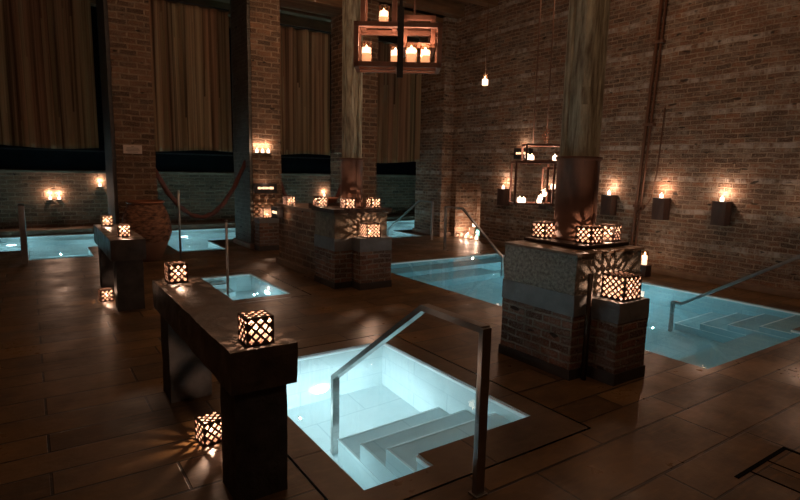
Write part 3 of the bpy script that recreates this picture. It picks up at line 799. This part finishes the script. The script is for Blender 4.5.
# first chandelier: two open timber box frames
B1 = (3.732,5.622,2.93)
chandelier('large timber frame chandelier with candles hanging top centre', B1, yw,
  [('lower_frame', boxframe(-.485,.485,-.10,.30,.03,.475)), ('upper_frame', boxframe(-.42,-.05,.05,.40,.50,1.02)+boxframe(.08,.42,.15,.75,.30,.62)),
   ('floor_slats', [((-.475,.12,.03),(.475,.12,.03)),((.0,-.10,.03),(.0,.36,.03))]), ], .056, 'chandelier_wood',
  [(-.37,-.02,.06),(-.03,.10,.06),(.16,-.04,.06),(.33,.05,.06),(-.18,.20,.53)], [(-.36,.15,1.04,CE),(-.2,.3,1.04,CE),(.2,.6,.64,CE)], 1, 3.2, 0, 'candles in the timber chandelier', ['leftmost stout candle in the lower timber chandelier frame','stout candle partly behind the iron strap of the timber chandelier','stout candle just right of the iron strap in the timber chandelier','rightmost stout candle in the lower timber chandelier frame','single stout candle in the upper timber chandelier frame'], stout)
# dark iron strap hanging in front
o = MB().box(-.036,.036,-.012,.012,-.13,.65,.003,Matrix.Translation((B1[0]-.075,B1[1]-.165,B1[2])) @ Matrix.Rotation(yw,4,'Z')).build('iron_strap', M['black_iron'], None, (B1[0]-.075,B1[1]-.165,B1[2])); o['label'] = 'black iron strap hanging before the timber chandelier'; o['category'] = 'strap'
MB().box(-.018,.018,-.01,.01,.65,CE-B1[2],0,Matrix.Translation((B1[0]-.075,B1[1]-.165,B1[2])) @ Matrix.Rotation(yw,4,'Z')).build('hanger', M['black_iron'], o)
# glass jar round each stout candle
R1 = Matrix.Translation(B1) @ Matrix.Rotation(yw,4,'Z')
jar_proto = None
for i, (x, y, z) in enumerate([(-.37,-.02,.057),(-.03,.10,.057),(.16,-.04,.057),(.33,.05,.057),(-.18,.20,.527)]):
    p = R1 @ Vector((x,y,z))
    if jar_proto is None:
        jar_proto = MB().lathe([(.066,.0),(.068,.004),(.068,.235),(.065,.235),(.065,.006)], 0, 0, 24).build('glass_cylinder', M['glass']); g = jar_proto
    else: g = jar_proto.copy(); COL.objects.link(g)
    g.location = p; g['label'] = 'clear glass cylinder round the ' + ('leftmost lower candle','candle behind the iron strap','candle right of the iron strap','rightmost lower candle','single upper candle')[i] + ' of the chandelier'; g['category'] = 'glass'; g['group'] = 'glass cylinders in the timber chandelier'

B2 = (6.399,5.706,1.25)
chandelier('slim iron frame chandelier with clustered candles before the right wall', B2, yw,
  [('lower_frame', boxframe(-.37,.20,-.05,.30,.02,.64)), ('upper_frame', boxframe(-.22,.38,-.02,.28,.66,.90)), ('side_frame', boxframe(.12,.40,.0,.3,.22,.56))], .030, 'chandelier_iron',
  [(-.285,.0,.03),(-.215,.05,.02),(.02,.02,.02),(.12,.12,.13),(.08,.2,.06),(.24,.1,.24),(-.19,.05,.68),(-.10,.15,.67),(.24,.1,.67)], [(-.1,.12,.90,CE),(.1,.12,.90,CE)], 1, 2.2, 0, 'candles in the slim iron chandelier', ['lower left candle of the iron chandelier, first of a touching pair','lower left candle of the iron chandelier, second of a touching pair','lowest candle at the bottom right of the iron chandelier','raised candle beside the small side frame of the iron chandelier','candle just above the lowest right one in the iron chandelier','candle in the small side frame of the iron chandelier','upper left candle of the iron chandelier, first of a pair','upper left candle of the iron chandelier, second of a pair','upper right candle of the iron chandelier, alone by the column'], votive)
# ring knot of hooks above it
R2 = Matrix.Translation(B2) @ Matrix.Rotation(yw,4,'Z')
mb = MB()
for k in range(5):
    c = R2 @ Vector((.09+.03*math.sin(k*2.1),.12,.97+.035*k)); mb.tube([c+Vector((.03*math.cos(a),.01*math.sin(a*2+k),.03*math.sin(a))) for a in [2*PI*i/12 for i in range(13)]], .007, 6)
o = mb.build('iron_chain', M['copper'], None, tuple(R2 @ Vector((.1,.12,.95)))); o['label'] = 'tangle of copper chain links on top of the iron chandelier'; o['category'] = 'chain'

# hanging glass candle
t = thing('hanging_candle_glass', 'single candle in a glass hanging on a wire high on the right', 'candle holder', (8.3,9.08,3.56))
MB().lathe([(.05,0),(.055,.01),(.055,.24),(.05,.24),(.05,.012)], 0+8.3, 9.08, 18).build('glass', M['glass'], t)
for v in t.children[0].data.vertices: v.co.z += 0
t.children[0].location = (0,0,3.56)
MB().tube([(8.3,9.08,3.56+.26),(8.3,9.08,CE)], .006, 6).build('wire', M['rust'], t)
MB().tube([(8.25,9.08,3.79),(8.3,9.08,3.85),(8.35,9.08,3.79)], .004, 6).build('handle', M['rust'], t)
candle((8.3,9.08,3.575), 'candle burning inside the hanging glass', 'candles on the right wall blocks', 2.5, 2.0)['group'] = 'hanging candle'

# ------------------------------------------------------------------ jar, bowl, rope
t = thing('storage_jar', 'big rope-textured terracotta jar before the brick pillar', 'jar', (1.74,10.80,0))
prof = [(.20,0),(.23,.02),(.30,.18),(.385,.38),(.425,.52),(.42,.62),(.385,.80),(.33,.95),(.295,1.02),(.30,1.05)]
MB().lathe([*prof,(.27,1.05),(.265,1.0),(.0,.98)], 1.74, 10.80, 48).build('jar_body', M['pot'], t)
MB().lathe([(.285,1.045),(.32,1.05),(.325,1.075),(.30,1.09),(.27,1.085),(.265,1.05)], 1.74, 10.80, 48).build('rim', M['copper'], t)
t = thing('copper_bowl', 'wide copper bowl on the dark low box beside the middle pier', 'bowl', (3.97,7.98,1.172))
MB().lathe([(.07,1.172),(.09,1.18),(.16,1.21),(.20,1.26),(.205,1.272),(.192,1.272),(.15,1.222),(.0,1.20)], 3.97, 7.98, 32).build('bowl_body', M['copper'], t)
o = candle((3.97,7.98,1.206), 'candle burning inside the copper bowl', 'candle in the copper bowl', 2.0, .7)
o = MB().box(3.78,4.30,7.74,8.25,1.084,1.17,.01).build('dark_crate', M['dark_metal'], None, (4.04,8.0,1.08)); o['label'] = 'dark low box under the copper bowl on the brick block'; o['category'] = 'box'
def rope(label, a, b2, sag, n=60):
    a, b2 = Vector(a), Vector(b2); pts = []
    for i in range(n+1):
        s = i/n; p = a.lerp(b2, s); p.z -= sag*4*s*(1-s); pts.append(p)
    mb = MB().tube(pts, .045, 12, rf=lambda i, k: .043*(1+.16*math.cos(3*(2*PI*k/12) - i*.9)))
    o = mb.build('hanging_rope', M['rope'], None, tuple(a)); o['label'] = label; o['category'] = 'rope'; o['group'] = 'thick ropes hung between pillars'
    return o
rope('thick red-brown rope swagged between the two brick pillars', (2.03,11.62,1.72), (3.87,11.62,1.85), 1.10)
rope('thick rope hanging down behind the low block from the candlelit pillar', (4.54,11.62,1.62), (6.30,11.62,1.62), 1.15)

# ------------------------------------------------------------------ curtains
def curtain(label, x0, x1, ztop, zbot, y=12.33, amp=.065):
    n = max(24, int((x1-x0)*34)); nz = 26
    vs = []; fs = []
    random.seed(int(x0*100)+5)
    ph = [random.uniform(0,6) for _ in range(6)]
    def off(x): return amp*(math.sin(x*16+ph[0]+1.6*math.sin(x*3.1+ph[1])) + .4*math.sin(x*37+ph[2]) + .35*math.sin(x*7+ph[3]))
    for j in range(nz+1):
        s = j/nz; z = ztop+(zbot-ztop)*s
        for i in range(n+1):
            x = x0+(x1-x0)*i/n; xx = x + .03*s*math.sin(x*5+ph[4])
            zz = z + (.035*math.sin(x*2.3+ph[5])*s) - (.0 if s else .03*abs(math.sin(x*9)))
            vs.append((xx, y+off(x)*(.55+.45*s), zz))
    for j in range(nz):
        for i in range(n): a = j*(n+1)+i; fs.append((a,a+1,a+n+2,a+n+1))
    t = thing('curtain', label, 'curtain', ((x0+x1)/2,y,zbot), 'long pleated curtains above the rear pool')
    mb = MB(); mb.add(vs, fs, True); o = mb.build('curtain_cloth', M['curtain'], t)
    md = o.modifiers.new('thickness','SOLIDIFY'); md.thickness = .008
    MB().tube([(x0-.01,y,ztop+.02),(x1+.01,y,ztop+.02)], .018, 8).build('curtain_rod', M['black_iron'], t)
    return t
curtain('wide pleated brown curtain at the far left', -4.4, 1.20, 5.02, 2.03)
curtain('pleated curtain between the jar pillar and the candlelit pillar', 2.10, 3.80, 5.02, 2.03)
curtain('pleated curtain right of the candlelit pillar', 4.60, 6.24, 4.92, 2.03)
curtain('pleated curtain between the column and the right wall', 7.00, 8.98, 4.95, 1.93)

# ------------------------------------------------------------------ right wall extras
t = thing('wall_pipe', 'pair of rusty pipes running up the right brick wall', 'pipe', (RX-.06,5.92,0))
for dy, r in ((0,.032),(-.085,.022)):
    MB().tube([(RX-.06,5.95+dy,.1),(RX-.06,5.90+dy,1.0),(RX-.06,5.70+dy,CE)], r, 10).build('pipe', M['rust'], t)
for z in (1.15,2.6,4.0,5.2):
    MB().box(RX-.11,RX,5.70+.2*(1-z/5.5)-.13,5.70+.2*(1-z/5.5)+.07,z,z+.05,.004).build('bracket', M['rust'], t)
MB().tube([(RX-.07,5.86,1.05),(RX-.1,5.72,1.12),(RX-.08,5.6,1.32),(RX-.04,5.56,1.8),(RX-.03,5.52,2.9)], .012, 8).build('thin_cable', M['rust'], t)
# tall candle glass on the ledge behind the foreground pier
t = thing('storm_lantern', 'glowing candle cylinder on the floor behind the foreground pier', 'lantern', (8.75,5.34,0))
MB().box(8.66,8.84,5.25,5.43,0,.20,.006).build('stand', M['block_wood'], t)
MB().lathe([(.062,.202),(.066,.206),(.066,.44),(.062,.44),(.06,.21)], 8.75, 5.34, 20).build('glass', M['glass'], t)
MB().lathe([(.045,.204),(.045,.36),(.0,.355)], 8.75, 5.34, 20).build('wax_body', M['wax_bright'], t)
MB().lathe([(0,.36),(.01,.375),(.012,.39),(0,.43)], 8.75, 5.34, 10).build('flame', M['flame'], t)
lamp('candle_light', (8.75,5.34,.47), 5, WARM, .03, t)
# niche contents
for k, (x, y, z, sc, pw, lb) in enumerate(((9.62,10.94,.002,1.3,5,'tall candle at the back left inside the wall niche'),(9.70,10.80,.28,1.5,4,'candle standing on the teal glass globe block in the niche'),(9.45,10.42,.002,1.3,4,'low candle at the right front of the wall niche'),(9.42,10.78,.002,1.2,3,'low candle in the middle of the wall niche floor'),(9.45,11.02,.002,1.1,3,'low candle at the left front of the wall niche'))):
    candle((x,y,z), lb, 'candles inside the wall niche', pw, sc)
t = thing('glass_globe', 'teal glass globe among the candles in the wall niche', 'globe', (9.66,10.46,0))
MB().lathe([(.05,.002),(.09,.02),(.14,.08),(.16,.16),(.14,.24),(.09,.29),(.05,.31),(.05,.34)], 9.66, 10.46, 28).build('globe_body', M['teal_glass'], t)
o = MB().box(9.62,9.80,10.70,10.90,.002,.28,.008).build('stone_block', M['stone_warm'], None, (9.7,10.8,0)); o['label'] = 'small stone block under a candle in the wall niche'; o['category'] = 'block'
for k, (x,y,lb) in enumerate(((9.36,10.96,'left of the two small pierced lanterns at the niche front'),(9.40,10.60,'right of the two small pierced lanterns at the niche front'))):
    o = copy_tree(fine); o.scale = (.75,)*3; o.location = (x,y,.004); o['label'] = lb

# floor drain frame
t = thing('floor_hatch', 'black-edged stone hatch in the floor at the lower right', 'floor hatch', (3.7,1.1,0))
mb = MB()
mb.box(3.33,3.99,1.325,1.35,0,.004); mb.box(3.965,3.99,.55,1.35,0,.004)
mb.build('slot', M['black_panel'], t)
mb = MB()
mb.box(3.47,3.482,.55,1.325,0,.003); mb.box(3.482,3.965,1.03,1.040,0,.003); mb.box(3.70,3.71,1.04,1.325,0,.003)
mb.build('joint', M['black_panel'], t)

# ------------------------------------------------------------------ light in the room
for i_, (x, y, p, tx, ty) in enumerate(((2.5,5.4,60,0,0),(6.6,1.0,90,0,0),(4.6,1.2,50,0,0),(6.0,6.0,60,0,0),(0,3.5,40,0,0),(0,9.0,70,0,0))):  # spotlights added out of view as warm room fill
    t = thing('added_spotlight', 'added black ceiling spotlight, unseen warm fill above ' + ('the foreground plunge pool','the floor right of the hatch','the floor near the hatch','the right pool','the floor left of the foreground bench','the rear bench')[i_], 'spotlight', (x,y,TOP), 'added unseen ceiling spotlights')
    MB().lathe([(.05,TOP-.16),(.06,TOP-.15),(.06,TOP),(.0,TOP)], x, y, 16).build('housing', M['black_iron'], t)
    l = lamp('fill_spot', (x,y,TOP-.2), p, (1,.57,.34), .05, t, 'SPOT', spot_size=1.3, spot_blend=.9)

w = bpy.data.worlds.new('World'); S.world = w; w.use_nodes = True
w.node_tree.nodes['Background'].inputs[0].default_value = (1,.6,.4,1); w.node_tree.nodes['Background'].inputs[1].default_value = .0
# soft warm fill from pendants added out of view, real source unknown
for i_, (x, y, z, p) in enumerate(((4.5,9.5,4.6,42),(6.8,5.0,4.8,55),(1.5,7.5,4.6,38),(2.2,1.2,4.4,48))):
    t = thing('added_pendant', 'added pendant lamp, unseen warm fill high above ' + ('the low brick block','the right pool','the small plunge pool','the foreground floor')[i_], 'pendant lamp', (x,y,z), 'added unseen pendant lamps under the ceiling')
    MB().tube([(x,y,z+.1),(x,y,CE)], .006, 6).build('cord', M['black_iron'], t)
    MB().lathe([(.04,z+.30),(.12,z+.29),(.30,z+.24),(.31,z+.22),(.12,z+.27),(.0,z+.28)], x, y, 24).build('lamp_shade', M['black_iron'], t)
    l = lamp('fill_pendant', (x,y,z), p, (1,.57,.34), .25, t)

# ------------------------------------------------------------------ camera
cam = bpy.data.cameras.new('camera'); co = bpy.data.objects.new('camera', cam); COL.objects.link(co); S.camera = co
F, yaw, pitch, roll = 546.07, 0.59722, 0.147148, 0.0209864
cam.sensor_width = 36; cam.sensor_fit = 'HORIZONTAL'; cam.lens = F*36/800; cam.clip_end = 100
cy_, sy_ = math.cos(yaw), math.sin(yaw); cp_, sp2 = math.cos(pitch), math.sin(pitch)
f = Vector((sy_*cp_, cy_*cp_, -sp2)); r = Vector((cy_,-sy_,0)); u = r.cross(f)
r2 = r*math.cos(roll)+u*math.sin(roll); u2 = -r*math.sin(roll)+u*math.cos(roll)
mt = Matrix(((r2.x,u2.x,-f.x,0),(r2.y,u2.y,-f.y,0),(r2.z,u2.z,-f.z,1.75),(0,0,0,1)))
co.matrix_world = mt
S.view_settings.view_transform = 'Standard'; S.view_settings.look = 'None'; S.view_settings.exposure = 0; S.view_settings.gamma = 1
S.cycles.use_denoising = True; S.cycles.sample_clamp_indirect = 3; S.cycles.max_bounces = 10; S.cycles.diffuse_bounces = 5; S.cycles.transmission_bounces = 6
